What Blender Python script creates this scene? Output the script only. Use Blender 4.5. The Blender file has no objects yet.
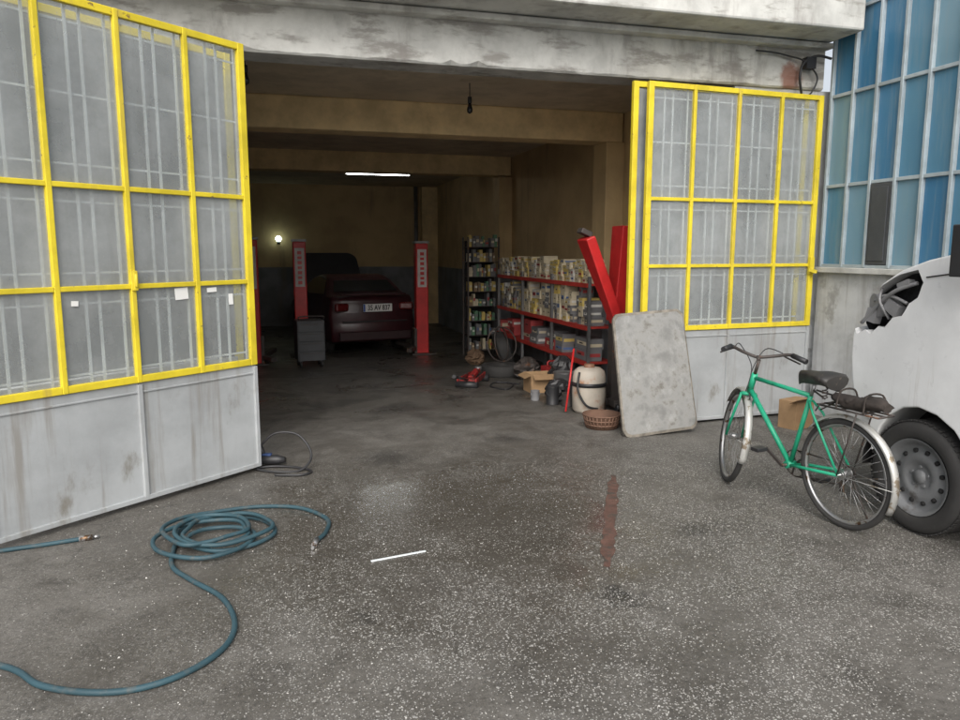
import bpy, bmesh, math, random
from mathutils import Vector, Matrix, Euler
random.seed(7)
scene=bpy.context.scene
COL=scene.collection
R=math.radians

# ---------------------------------------------------------------- materials
class NT:
    def __init__(s,name):
        s.mat=bpy.data.materials.new(name); s.mat.use_nodes=True
        s.t=s.mat.node_tree; s.n=s.t.nodes; s.l=s.t.links
        s.bsdf=s.n.get("Principled BSDF")
        s.tc=s.n.new("ShaderNodeTexCoord")
    def put(s,inp,v):
        if isinstance(v,(int,float)): inp.default_value=v
        elif isinstance(v,tuple):
            inp.default_value=v if len(v)==len(inp.default_value) else (*v,1)
        else: s.l.new(v,inp)
    def m(s,op,a,b=0.0,c=None,clamp=False):
        n=s.n.new("ShaderNodeMath"); n.operation=op; n.use_clamp=clamp
        s.put(n.inputs[0],a); s.put(n.inputs[1],b)
        if c is not None: s.put(n.inputs[2],c)
        return n.outputs[0]
    def ss(s,v,a,b):   # smoothstep a->b
        n=s.n.new("ShaderNodeMapRange"); n.interpolation_type='SMOOTHSTEP'
        s.put(n.inputs[0],v); s.put(n.inputs[1],a); s.put(n.inputs[2],b)
        n.inputs[3].default_value=0; n.inputs[4].default_value=1
        return n.outputs[0]
    def mix(s,f,a,b):
        n=s.n.new("ShaderNodeMix"); n.data_type='RGBA'
        s.put(n.inputs[0],f)
        for i,v in ((6,a),(7,b)):
            if isinstance(v,tuple): n.inputs[i].default_value=(*v[:3],1)
            else: s.l.new(v,n.inputs[i])
        return n.outputs[2]
    def mp(s,scale=(1,1,1),loc=(0,0,0)):
        n=s.n.new("ShaderNodeMapping"); s.l.new(s.tc.outputs['Object'],n.inputs[0])
        n.inputs['Scale'].default_value=scale; n.inputs['Location'].default_value=loc
        return n.outputs[0]
    def noise(s,scale,detail=4,vec=None,rough=.55,dist=0):
        n=s.n.new("ShaderNodeTexNoise"); n.inputs['Scale'].default_value=scale
        n.inputs['Detail'].default_value=detail; n.inputs['Roughness'].default_value=rough
        n.inputs['Distortion'].default_value=dist
        s.l.new(vec if vec is not None else s.tc.outputs['Object'],n.inputs['Vector'])
        return n.outputs['Fac']
    def bump(s,h,strength,dist=.01):
        n=s.n.new("ShaderNodeBump"); n.inputs['Strength'].default_value=strength
        n.inputs['Distance'].default_value=dist; s.l.new(h,n.inputs['Height'])
        s.l.new(n.outputs[0],s.bsdf.inputs['Normal'])

def M(name,col,rough=.6,metal=0,var=.18,vs=3,patch=None,pth=.58,ps=5,pstretch=(1,1,1),streak=None,sth=.6,bump=.15,bs=60,spec=None,coat=0,soft=.06,sscale=(9,9,.6),spot=None):
    t=NT(name)
    a=tuple(c*(1-var) for c in col); b=tuple(min(1,c*(1+var)) for c in col)
    c=t.mix(t.ss(t.noise(vs,6,None,.65),.3,.7),a,b)
    if patch:
        pn=t.noise(ps,7,t.mp(pstretch),.66)
        c=t.mix(t.ss(pn,pth,pth+soft),c,patch)
    if streak:
        sn=t.noise(1,6,t.mp(sscale),.65)
        c=t.mix(t.m('MULTIPLY',t.ss(sn,sth-.1,sth+.1),.75),c,streak)
    if spot:   # a stained area around a point of the surface: (x,z,radius x,radius z,colour)
        sep=t.n.new("ShaderNodeSeparateXYZ"); t.l.new(t.tc.outputs['Object'],sep.inputs[0])
        dx=t.m('DIVIDE',t.m('SUBTRACT',sep.outputs[0],spot[0]),spot[2]); dz=t.m('DIVIDE',t.m('SUBTRACT',sep.outputs[2],spot[1]),spot[3])
        dd=t.m('SQRT',t.m('ADD',t.m('MULTIPLY',dx,dx),t.m('MULTIPLY',dz,dz)))
        k=t.m('SUBTRACT',1.0,t.ss(t.m('ADD',dd,t.m('MULTIPLY',t.noise(9,7,None,.7),1.2)),1.0,1.5))
        c=t.mix(t.m('MULTIPLY',k,.8),c,spot[4])
    t.l.new(c,t.bsdf.inputs['Base Color'])
    rn=t.noise(vs*3,4)
    t.l.new(t.m('MULTIPLY_ADD',rn,.3,max(.02,rough-.15)),t.bsdf.inputs['Roughness'])
    t.bsdf.inputs['Metallic'].default_value=metal
    if coat: t.bsdf.inputs['Coat Weight'].default_value=coat
    if bump: t.bump(t.noise(bs,4),bump,.004)
    return t.mat

m_yellow=M("yellow_door_paint",(.68,.54,.03),.45,patch=(.22,.13,.05),pth=.63,ps=14,streak=(.43,.31,.08),sth=.66)
m_panel=M("dirty_grey_white_door_panel",(.375,.392,.40),.5,var=.14,vs=2,patch=(.22,.21,.185),pth=.56,ps=4,pstretch=(1,1,.5),streak=(.24,.225,.20),sth=.60,soft=.18)
m_conc=M("weathered_painted_concrete",(.50,.50,.475),.9,var=.15,vs=4,patch=(.29,.28,.26),pth=.50,ps=3.4,pstretch=(.45,1,1.4),streak=(.22,.205,.19),sth=.62,bump=.9,bs=22,soft=.12,sscale=(3,3,1.2),spot=(4.72,3.20,.16,.22,(.22,.075,.04)))
m_slab=M("white_concrete_canopy",(.54,.54,.51),.85,patch=(.34,.33,.30),pth=.54,ps=4.5,pstretch=(.5,1,2),streak=(.30,.28,.26),sth=.60,bump=.6,bs=22,soft=.12,sscale=(4,4,1))
m_grywall=M("grey_plaster",(.48,.49,.49),.85,patch=(.33,.33,.32),pth=.54,ps=3.5,streak=(.30,.29,.28),bump=.4,bs=25,soft=.12)
m_plate=M("stained_stone_slab",(.255,.255,.245),.75,var=.28,vs=7,patch=(.15,.142,.125),pth=.50,ps=7,bump=.5,bs=60,soft=.18,streak=(.36,.36,.35),sth=.62,sscale=(7,7,5))
m_blackp=M("black_plastic",(.025,.025,.027),.45)
m_rubber=M("dusty_tyre_rubber",(.035,.034,.033),.8,patch=(.09,.085,.075),pth=.6,ps=8,soft=.2)
m_red=M("red_machine_paint",(.55,.025,.025),.4,patch=(.12,.02,.015),pth=.66,ps=8)
m_grey=M("grey_steel",(.2,.2,.2),.45,.6,patch=(.1,.06,.04),pth=.66)
m_chrome=M("dull_chrome",(.42,.42,.42),.4,.85,patch=(.16,.1,.06),pth=.56,ps=12)
m_green=M("green_bicycle_paint",(.02,.34,.19),.38,patch=(.04,.08,.05),pth=.62,ps=20)
m_hose=M("blue_grey_rubber_hose",(.028,.070,.088),.6,patch=(.075,.09,.09),pth=.50,ps=15,soft=.2)
m_white=M("white_van_paint",(.70,.71,.71),.32,var=.07,streak=(.40,.38,.34),sth=.66,bump=0,coat=.3)
m_maroon=M("dull_dark_maroon_paint",(.045,.010,.014),.4,var=.3,bump=0,coat=.2)
m_dkglass=M("dark_car_glass",(.012,.014,.016),.12,bump=0)
m_card=M("cardboard",(.33,.21,.11),.8)
m_dark=M("dark_void",(.012,.012,.012),.8)
m_darkmetal=M("dark_rusty_metal",(.07,.06,.055),.6,.3,patch=(.14,.07,.04),pth=.58,ps=9)
m_brown=M("brown_basket",(.16,.09,.06),.8)
m_drum=M("stained_white_plastic",(.50,.45,.38),.55,patch=(.34,.15,.07),pth=.50,ps=6,soft=.2)
m_paper=M("white_paper",(.78,.78,.76),.8,var=.05)
m_leather=M("worn_black_leather",(.03,.028,.026),.5,patch=(.12,.10,.08),pth=.6,ps=18)
m_tail=M("tail_light_red",(.12,.012,.012),.25,bump=0)
m_blue=M("blue_plastic",(.03,.09,.35),.5)
m_beam=M("tan_beam_paint",(.66,.50,.27),.8,patch=(.48,.35,.19),pth=.6,ps=2,bump=.3,bs=20,soft=.2)
m_ceil=M("dirty_ceiling_plaster",(.54,.46,.34),.9,patch=(.38,.32,.23),pth=.5,ps=1.5,bump=.3,bs=15,soft=.25)
m_steelwheel=M("grey_steel_wheel",(.17,.175,.18),.55,.1,patch=(.10,.095,.088),ps=7,soft=.15)

def mat_wall_inside():
    t=NT("two_tone_interior_plaster")
    c=t.mix(t.ss(t.noise(1.5,6),.35,.65),(.56,.41,.215),(.44,.32,.17))
    sep=t.n.new("ShaderNodeSeparateXYZ"); t.l.new(t.tc.outputs['Object'],sep.inputs[0])
    d=t.mix(t.ss(t.noise(2,6),.35,.65),(.23,.24,.255),(.15,.155,.16))
    c=t.mix(t.ss(t.m('ADD',sep.outputs[2],t.m('MULTIPLY',t.noise(8,4),.03)),1.20,1.22),d,c)
    st=t.noise(1,5,t.mp((5,5,.5)))
    c=t.mix(t.m('MULTIPLY',t.ss(st,.55,.75),.5),c,(.2,.16,.11))
    t.l.new(c,t.bsdf.inputs['Base Color']); t.bsdf.inputs['Roughness'].default_value=.8
    t.bump(t.noise(25,5),.3)
    return t.mat
m_inwall=mat_wall_inside()

def mat_dirty_glass():
    t=NT("dull_dusty_glass")
    n=t.noise(1.4,6,None,.65); st=t.noise(1,6,t.mp((8,8,.7)),.65)
    c=t.mix(t.ss(n,.3,.7),(.36,.378,.38),(.45,.468,.468))
    c=t.mix(t.m('MULTIPLY',t.ss(st,.5,.75),.4),c,(.27,.27,.26))
    c=t.mix(t.m('MULTIPLY',t.ss(t.noise(60,4,None,.7),.6,.72),.35),c,(.6,.6,.58))
    t.l.new(c,t.bsdf.inputs['Base Color'])
    t.bsdf.inputs['Roughness'].default_value=.16
    tr=t.n.new("ShaderNodeBsdfTransparent"); tr.inputs[0].default_value=(.9,.95,.96,1); mx=t.n.new("ShaderNodeMixShader")
    f=t.m('MULTIPLY_ADD',t.ss(t.noise(1.6,6,None,.65),.3,.7),.26,.38)
    t.l.new(f,mx.inputs[0]); t.l.new(tr.outputs[0],mx.inputs[1]); t.l.new(t.bsdf.outputs[0],mx.inputs[2])
    out=[x for x in t.n if x.type=='OUTPUT_MATERIAL'][0]
    t.l.new(mx.outputs[0],out.inputs[0])
    return t.mat
m_glass=mat_dirty_glass()
def mat_blueglass(name,c1,c2):
    t=NT(name)
    st=t.noise(1.2,5,t.mp((1,1,.6)))
    c=t.mix(t.ss(st,.3,.7),c1,c2)
    c=t.mix(t.m('MULTIPLY',t.ss(t.noise(1,6,t.mp((12,12,1)),.65),.45,.72),.45),c,(.22,.29,.32))
    t.l.new(c,t.bsdf.inputs['Base Color'])
    t.l.new(t.m('MULTIPLY_ADD',t.noise(6,4),.25,.08),t.bsdf.inputs['Roughness'])
    t.bsdf.inputs['Specular IOR Level'].default_value=.35
    t.bump(t.noise(2.5,2),.06,.02)
    return t.mat
bg=[mat_blueglass("blue_film_glass",(.085,.22,.33),(.11,.26,.37)),
    mat_blueglass("deep_blue_film_glass",(.045,.17,.31),(.07,.21,.35)),
    mat_blueglass("faded_blue_film_glass",(.15,.28,.36),(.20,.33,.40))]
m_alu=M("pale_aluminium_frame",(.40,.46,.49),.5,.2)

def emis(name,col,st):
    m=bpy.data.materials.new(name); m.use_nodes=True
    b=m.node_tree.nodes["Principled BSDF"]
    b.inputs['Base Color'].default_value=(*col,1); b.inputs['Emission Color'].default_value=(*col,1)
    b.inputs['Emission Strength'].default_value=st
    return m

def mat_ground():
    t=NT("wet_worn_concrete_yard")
    sep=t.n.new("ShaderNodeSeparateXYZ"); t.l.new(t.tc.outputs['Object'],sep.inputs[0])
    X,Y=sep.outputs[0],sep.outputs[1]
    mid=t.noise(3.2,8,None,.7); fine=t.noise(42,6,None,.75); vf=t.noise(150,3,None,.7)
    dry=t.mix(t.ss(mid,.3,.7),(.112,.104,.091),(.185,.175,.158))
    dry=t.mix(t.m('MULTIPLY',t.ss(t.noise(1.3,8,None,.75,.8),.46,.64),.6),dry,(.068,.062,.053))
    dry=t.mix(t.m('MULTIPLY',t.ss(t.noise(5,8,t.mp((1,1,1),(5,1,0)),.75,.5),.54,.66),.55),dry,(.045,.042,.037))
    # puddled and damp areas in front of the opening
    ex=t.m('DIVIDE',t.m('SUBTRACT',X,1.05),1.7); ey=t.m('DIVIDE',t.m('SUBTRACT',Y,4.25),1.6)
    d=t.m('SQRT',t.m('ADD',t.m('MULTIPLY',ex,ex),t.m('MULTIPLY',ey,ey)))
    wv=t.m('ADD',t.m('SUBTRACT',1.0,d),t.m('MULTIPLY',t.m('SUBTRACT',t.noise(1.9,9,None,.66,.4),.5),2.0))
    wet=t.ss(wv,-.5,.35)
    damp=t.m('MULTIPLY',t.ss(t.noise(1.1,8,t.mp((1,1,1),(7,3,0)),.7,.6),.44,.64),.65)
    wet=t.m('MAXIMUM',wet,damp)
    pud=t.ss(wv,.20,.65)
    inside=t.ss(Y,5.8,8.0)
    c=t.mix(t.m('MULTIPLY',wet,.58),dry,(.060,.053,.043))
    c=t.mix(t.m('MULTIPLY',inside,.6),c,(.05,.045,.038))  # indoor shade painted into the floor colour, together with grime
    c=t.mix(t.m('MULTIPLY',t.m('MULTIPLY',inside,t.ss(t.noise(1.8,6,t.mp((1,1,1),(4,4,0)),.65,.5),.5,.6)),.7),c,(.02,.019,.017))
    dryk=t.m('SUBTRACT',1.0,t.m('MULTIPLY',pud,.5))
    c=t.mix(t.m('MULTIPLY',t.m('MULTIPLY',t.ss(fine,.52,.68),.45),dryk),c,(.26,.25,.225))
    c=t.mix(t.m('MULTIPLY',t.m('SUBTRACT',1.0,t.ss(fine,.34,.47)),.6),c,(.032,.030,.027))
    c=t.mix(t.m('MULTIPLY',t.m('SUBTRACT',1.0,t.ss(vf,.36,.46)),.5),c,(.03,.028,.026))
    c=t.mix(t.m('MULTIPLY',pud,.35),c,(.060,.053,.042))
    # hairline cracks
    v=t.n.new("ShaderNodeTexVoronoi"); v.feature='DISTANCE_TO_EDGE'; v.inputs['Scale'].default_value=.33
    wn=t.n.new("ShaderNodeTexNoise"); wn.inputs['Scale'].default_value=1.8; wn.inputs['Detail'].default_value=8
    t.l.new(t.tc.outputs['Object'],wn.inputs['Vector'])
    va=t.n.new("ShaderNodeVectorMath"); va.operation='ADD'
    vs_=t.n.new("ShaderNodeVectorMath"); vs_.operation='SCALE'; vs_.inputs[3].default_value=.5
    t.l.new(wn.outputs['Color'],vs_.inputs[0]); t.l.new(vs_.outputs[0],va.inputs[0]); t.l.new(t.tc.outputs['Object'],va.inputs[1])
    t.l.new(va.outputs[0],v.inputs['Vector'])
    cr=t.m('SUBTRACT',1.0,t.ss(v.outputs['Distance'],.0005,.0035))
    cr=t.m('MULTIPLY',cr,t.ss(t.noise(1.1,4,t.mp((1,1,1),(3,8,0))),.5,.6))
    c=t.mix(t.m('MULTIPLY',cr,.45),c,(.03,.028,.025))
    # oil stains
    for (px,py,ra_,rb_,am) in ((1.5,2.98,.30,.46,.85),(.35,3.1,.28,.42,.5),(2.3,3.6,.30,.5,.5),(.8,5.6,.36,.6,.6),(1.9,5.9,.3,.55,.6)):
        ox=t.m('SUBTRACT',X,px); oy=t.m('SUBTRACT',Y,py)
        od=t.m('SQRT',t.m('ADD',t.m('MULTIPLY',ox,ox),t.m('MULTIPLY',oy,oy)))
        om=t.m('SUBTRACT',1.0,t.ss(t.m('ADD',od,t.m('MULTIPLY',t.noise(11,7,None,.75),.6)),ra_,rb_))
        c=t.mix(t.m('MULTIPLY',om,am),c,(.02,.019,.018))
    # pale grit specks
    spk=None
    for sc,th in ((42,.22),(75,.3),(110,.33),(25,.13)):
        v2=t.n.new("ShaderNodeTexVoronoi"); v2.inputs['Scale'].default_value=sc
        t.l.new(t.tc.outputs['Object'],v2.inputs['Vector'])
        sc_=t.n.new("ShaderNodeSeparateColor"); t.l.new(v2.outputs['Color'],sc_.inputs[0])
        dens=t.m('MULTIPLY',t.ss(t.noise(1.7,6,t.mp((1,1,1),(2,9,0)),.65),.30,.58),.85)
        pres=t.ss(t.m('SUBTRACT',dens,sc_.outputs[0]),-.02,.02)
        sz=t.m('MULTIPLY',t.m('MULTIPLY_ADD',sc_.outputs[1],.8,.35),th)
        k=t.m('MULTIPLY',t.m('LESS_THAN',v2.outputs['Distance'],sz),pres)
        spk=k if spk is None else t.m('MAXIMUM',spk,k)
    spk=t.m('MULTIPLY',spk,t.m('SUBTRACT',1.0,t.m('MULTIPLY',t.ss(Y,4.6,6.5),.85)))
    spk=t.m('MULTIPLY',spk,t.m('MULTIPLY',dryk,t.m('MULTIPLY_ADD',t.ss(X,-.6,.3),.7,.3)))
    c=t.mix(t.m('MULTIPLY',spk,.8),c,(.48,.47,.44))
    t.l.new(c,t.bsdf.inputs['Base Color'])
    r=t.m('SUBTRACT',.72,t.m('MULTIPLY',wet,.38))
    r=t.m('SUBTRACT',r,t.m('MULTIPLY',inside,.24))
    r=t.m('ADD',r,t.m('MULTIPLY',t.m('SUBTRACT',fine,.5),.25))
    pm=t.m('MULTIPLY',r,t.m('SUBTRACT',1.0,pud))
    r=t.m('MAXIMUM',t.m('ADD',pm,t.m('MULTIPLY',pud,t.m('MULTIPLY_ADD',mid,.22,.03))),.05)
    t.l.new(r,t.bsdf.inputs['Roughness'])
    h=t.m('ADD',t.m('MULTIPLY',fine,.5),t.m('ADD',t.m('MULTIPLY',vf,.25),t.m('ADD',t.m('MULTIPLY',mid,.8),t.m('MULTIPLY',spk,.35))))
    bn=t.n.new("ShaderNodeBump"); bn.inputs['Distance'].default_value=.010
    st=t.m('MAXIMUM',t.m('MULTIPLY',t.m('SUBTRACT',.85,t.m('MULTIPLY',wet,.3)),t.m('SUBTRACT',1.0,t.m('MULTIPLY',pud,.86))),.04)
    t.l.new(st,bn.inputs['Strength'])
    t.l.new(h,bn.inputs['Height']); t.l.new(bn.outputs[0],t.bsdf.inputs['Normal'])
    return t.mat
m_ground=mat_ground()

# ---------------------------------------------------------------- mesh builder
def frame_from(d):
    d=Vector(d).normalized(); up=Vector((0,0,1)) if abs(d.z)<.95 else Vector((1,0,0))
    a=d.cross(up).normalized(); b=a.cross(d).normalized()
    return a,b
class B:
    def __init__(s): s.bm=bmesh.new(); s.mi=0; s.X=Matrix.Identity(4)
    def v(s,p): return s.bm.verts.new(s.X@Vector(p))
    def f(s,vs,smooth=False):
        try: f=s.bm.faces.new(vs)
        except ValueError: return None
        f.material_index=s.mi; f.smooth=smooth; return f
    def quad(s,*ps): return s.f([s.v(p) for p in ps])
    def box(s,c,sz,rot=None):
        mt=Matrix.Translation(c)
        if rot: mt=mt@Euler(rot).to_matrix().to_4x4()
        vs=[s.v(mt@Vector((x*sz[0]/2,y*sz[1]/2,z*sz[2]/2))) for x in(-1,1) for y in(-1,1) for z in(-1,1)]
        for q in((0,1,3,2),(4,6,7,5),(0,4,5,1),(2,3,7,6),(0,2,6,4),(1,5,7,3)): s.f([vs[i] for i in q])
        return s
    def beam(s,p0,p1,w,h,w1=None):
        p0,p1=Vector(p0),Vector(p1); a,b=frame_from(p1-p0)
        vs=[s.v(p+a*x*ww/2+b*z*h/2) for p,ww in((p0,w),(p1,w if w1 is None else w1)) for x,z in((-1,-1),(1,-1),(1,1),(-1,1))]
        for i in range(4): s.f([vs[i],vs[(i+1)%4],vs[4+(i+1)%4],vs[4+i]])
        s.f(vs[3::-1]); s.f(vs[4:]); return s
    def tube(s,path,r,seg=8,closed=False,caps=True):
        path=[Vector(p) for p in path]; n=len(path); rings=[]
        pa=None
        for i,p in enumerate(path):
            d=(path[(i+1)%n]-path[i-1]) if closed else (path[min(i+1,n-1)]-path[max(i-1,0)])
            d.normalize()
            if pa is None: pa,_=frame_from(d)
            a=(pa-d*pa.dot(d)).normalized(); pa=a; b=d.cross(a)
            rr=r[i] if isinstance(r,(list,tuple)) else r
            rings.append([s.v(p+(a*math.cos(t)+b*math.sin(t))*rr) for t in [2*math.pi*k/seg for k in range(seg)]])
        for i in range(n if closed else n-1):
            A,C=rings[i],rings[(i+1)%n]
            for k in range(seg): s.f([A[k],A[(k+1)%seg],C[(k+1)%seg],C[k]],True)
        if caps and not closed: s.f(rings[0][::-1]); s.f(rings[-1])
        return s
    def cyl(s,p0,p1,r,r1=None,seg=16): return s.tube([p0,p1],[r,r if r1 is None else r1],seg)
    def lathe(s,prof,c=(0,0,0),axis='z',seg=32,closed=False,a0=0,a1=2*math.pi):
        full=abs(a1-a0-2*math.pi)<1e-6; n=seg if full else seg+1
        rings=[]
        for k in range(n):
            t=a0+(a1-a0)*k/seg; ring=[]
            for r,h in prof:
                x,y=r*math.cos(t),r*math.sin(t)
                p=(x,y,h) if axis=='z' else ((x,h,y) if axis=='y' else (h,x,y))
                ring.append(s.v(Vector(p)+Vector(c)))
            rings.append(ring)
        m=len(prof)
        for k in range(seg):
            A,C=rings[k],rings[(k+1)%n]
            for j in range(m if closed else m-1): s.f([A[j],C[j],C[(j+1)%m],A[(j+1)%m]],True)
        return s
    def obj(s,name,mats,parent=None,bevel=0,label=None,cat=None,group=None,smooth=None,seg=2,origin=True):
        bm=s.bm; bmesh.ops.recalc_face_normals(bm,faces=bm.faces)
        off=Vector((0,0,0))
        if parent is None and origin and len(bm.verts):
            xs=[v.co for v in bm.verts]
            off=Vector(((min(v.x for v in xs)+max(v.x for v in xs))/2,(min(v.y for v in xs)+max(v.y for v in xs))/2,min(v.z for v in xs)))
            bmesh.ops.translate(bm,verts=bm.verts,vec=-off)
        me=bpy.data.meshes.new(name); bm.to_mesh(me); bm.free()
        if not isinstance(mats,(list,tuple)): mats=[mats]
        for m in mats: me.materials.append(m)
        o=bpy.data.objects.new(name,me); o.location=off; COL.objects.link(o)
        if smooth is not None:
            for p in me.polygons: p.use_smooth=True
            me.set_sharp_from_angle(angle=R(smooth))
        if bevel:
            b=o.modifiers.new("bevel",'BEVEL'); b.width=bevel; b.segments=seg; b.limit_method='ANGLE'; b.angle_limit=R(40); b.harden_normals=False
        if parent: o.parent=parent
        if label: o["label"]=label
        if cat: o["category"]=cat
        if group: o["group"]=group
        return o
def empty(name,loc,rz=0,label=None,cat=None,parent=None,group=None):
    o=bpy.data.objects.new(name,None); o.location=loc; o.rotation_euler=(0,0,rz); COL.objects.link(o)
    o.empty_display_size=.1
    if parent: o.parent=parent
    if label: o["label"]=label
    if cat: o["category"]=cat
    if group: o["group"]=group
    return o
def cr(pts,n=8,closed=False):
    pts=[Vector(p) for p in pts]; out=[]; N=len(pts)
    for i in range(N if closed else N-1):
        if closed: a,b,c,d=pts[i-1],pts[i],pts[(i+1)%N],pts[(i+2)%N]
        else: a,b,c,d=pts[max(i-1,0)],pts[i],pts[i+1],pts[min(i+2,N-1)]
        for k in range(n):
            t=k/n; out.append(.5*((2*b)+(c-a)*t+(2*a-5*b+4*c-d)*t*t+(3*b-3*c+d-a)*t**3))
    if not closed: out.append(pts[-1])
    return out
def gz(y): return 0 if y<6.5 else (-.27*(y-6.5)/7.5 if y<14 else -.27)

# ---------------------------------------------------------------- ground
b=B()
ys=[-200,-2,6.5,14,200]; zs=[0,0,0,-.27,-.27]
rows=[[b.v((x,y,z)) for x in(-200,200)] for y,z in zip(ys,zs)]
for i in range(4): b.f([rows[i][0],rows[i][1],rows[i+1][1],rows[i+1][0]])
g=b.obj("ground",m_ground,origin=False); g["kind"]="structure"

# loose pale grit on the yard: one uncountable mass
b=B()
for i in range(6500):
    x=random.uniform(-1.2,3.6); y=random.uniform(1.7,5.2)
    if random.random()>.22+.78*math.exp(-((x-1.1)**2)/2.2)*(1 if y<4 else .4): continue
    r=random.uniform(.0016,.0044)*(1 if random.random()<.97 else 1.7)
    a=random.uniform(0,3); b.X=Matrix.Translation((x,y,r*.3))@Euler((random.uniform(-.3,.3),random.uniform(-.3,.3),a)).to_matrix().to_4x4()
    vs=[b.v(p) for p in ((r,0,0),(0,r*.8,0),(-r,0,0),(0,-r*.9,0),(0,0,r*.7),(0,0,-r*.5))]
    for q in((0,1,4),(1,2,4),(2,3,4),(3,0,4),(1,0,5),(2,1,5),(3,2,5),(0,3,5)): b.f([vs[j] for j in q])
b.X=Matrix.Identity(4)
m_grit=M("pale_grit",(.48,.47,.44),.7,bump=0)
o=b.obj("gravel",m_grit,origin=False,label="scattered pale grit on the wet yard",cat="grit"); o["kind"]="stuff"

# rusty steel strip set in the yard surface
b=B(); rs=random.Random(11); L_=[];Rr=[]
for k in range(29):
    t=k/28; cx=1.58+.72*t+rs.uniform(-.004,.004); cy=3.28+1.42*t; w=.038*(1 if 2<k<26 else .5)+rs.uniform(-.010,.006)
    L_.append(b.v((cx-.884*w,cy+.467*w,.004))); Rr.append(b.v((cx+.884*w,cy-.467*w,.004)))
for k in range(28): b.f([L_[k],Rr[k],Rr[k+1],L_[k+1]])
b.obj("drain_strip",M("rusty_brown_steel_strip",(.115,.062,.048),.6,patch=(.062,.054,.045),pth=.5,ps=9,var=.3,vs=14,bump=.8,bs=50,soft=.12),label="rusty brown steel strip set into the wet yard",cat="strip")

# ---------------------------------------------------------------- garage building
gar=empty("garage_building",(1.5,6.2,0),label="open concrete workshop garage with weathered lintel and beige interior",cat="garage")
def gpart(b,name,mat,**k):
    o=b.obj(name,mat,parent=gar,**k); o.location=(-1.5,-6.2,0); return o
CX=5.10
b=B(); b.box((-3.45,6.33,1.55),(6.0,.25,3.7)); gpart(b,"facade_wall",m_grywall)
b=B(); b.box((4.70,6.33,1.55),(1.1,.25,3.1)); gpart(b,"facade_wall",m_grywall)
LW=CX-.02+6.45; LC=(CX-.02-6.45)/2
b=B(); rs=random.Random(3); n_=150; x0=LC-LW/2
secs=[]
for k in range(n_+1):
    x=x0+LW*k/n_; ch=rs.uniform(0,.012)+(.03 if rs.random()<.07 else 0); dy=rs.uniform(-.003,.003)
    secs.append([b.v((x,6.17+dy,3.45)),b.v((x,6.17+dy,3.10+ch+.012)),b.v((x,6.17+ch*.8+.01,3.10+ch*.3)),b.v((x,6.47,3.10)),b.v((x,6.47,3.45))])
for A,C in zip(secs,secs[1:]):
    for j in range(5): b.f([A[j],C[j],C[(j+1)%5],A[(j+1)%5]])
b.f(secs[0]); b.f(secs[-1][::-1]); gpart(b,"lintel_beam",m_conc)
b=B(); b.box((LC,6.27,3.475),(LW,.42,.05)); gpart(b,"lintel_moulding",m_slab,bevel=.01)
b=B(); b.box((LC,6.12,3.66),(LW,.86,.30)); gpart(b,"canopy_slab",m_slab,bevel=.02)
b=B(); b.box((LC,6.36,4.31),(LW,.3,1.0)); gpart(b,"parapet_wall",m_grywall)
b=B(); b.box((-2.15,12.8,1.4),(.2,12.7,3.7)); gpart(b,"side_wall",m_inwall)
b=B(); b.box((4.2,12.8,1.4),(.2,12.7,3.7)); gpart(b,"side_wall",m_inwall)
b=B(); b.box((1.0,19.25,1.4),(6.6,.2,3.7)); gpart(b,"rear_wall",m_inwall)
b=B(); b.box((1.0,12.9,3.31),(6.6,12.9,.18)); gpart(b,"ceiling",m_ceil)
for y,dz in ((8.5,0),(12.85,.02)):
    b=B(); b.box((1.0,y,3.05+dz),(6.16,.35,.34)); gpart(b,"ceiling_beam",m_beam,bevel=.015)
    b=B(); b.box((3.98,y,1.3),(.24,.38,3.16)); gpart(b,"pilaster",m_inwall,bevel=.01)
b=B(); b.box((3.9,19.0,1.4),(.4,.3,3.6)); gpart(b,"pilaster",m_beam)
b=B(); b.cyl((3.55,18.9,-.3),(3.55,18.9,3.2),.05); gpart(b,"drain_pipe",m_grey)
b=B(); b.box((-1.95,8.5,1.3),(.2,.38,3.16)); gpart(b,"pilaster",m_inwall)

b=B()
b.tube(cr([(4.82,6.14,3.05),(4.76,6.1,3.2),(4.80,6.1,3.32),(4.92,6.08,3.38),(5.06,6.06,3.36)],8),.012)
b.tube(cr([(4.3,6.13,3.40),(4.5,6.12,3.39),(4.65,6.12,3.37),(4.8,6.1,3.33),(4.95,6.1,3.2),(4.9,6.12,3.05),(4.77,6.12,3.0)],8),.008)
b.box((4.87,6.12,3.32),(.1,.07,.1))
b.obj("electric_cable",m_blackp,label="tangled black electric cables under the canopy corner",cat="cable")

# ---------------------------------------------------------------- neighbouring glazed building
nb=empty("glazed_building",(CX,4,0),label="neighbouring building wall with tall blue film windows",cat="building")
def npart(b,name,mat,**k):
    o=b.obj(name,mat,parent=nb,**k); o.location=(-CX,-4,0); return o
b=B(); b.box((CX+.15,2.0,.7),(.3,8.2,1.40)); npart(b,"base_wall",m_grywall)
b=B(); b.box((CX+.13,2.0,1.42),(.38,8.2,.05)); npart(b,"window_sill",m_slab,bevel=.005)
b=B(); b.box((CX+.3,2.0,3.9),(.3,8.2,5.0)); npart(b,"upper_wall",m_dark)
zr=[1.46,2.2,3.02,3.74,4.5,5.3]; pw=.275; y0=6.08; ncol=28
wf=empty("window_band",(0,0,0),parent=nb); wf.location=(-CX,-4,0)
b=B()
for i in range(ncol+1):
    y=y0-i*pw; b.box((CX+.02,y,3.38),(.05,.028,3.86))
for z in zr: b.box((CX+.023,y0-ncol*pw/2,z),(.04,ncol*pw,.030))
b.obj("window_frame",m_alu,parent=wf,bevel=.003)
b=B()
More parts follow.
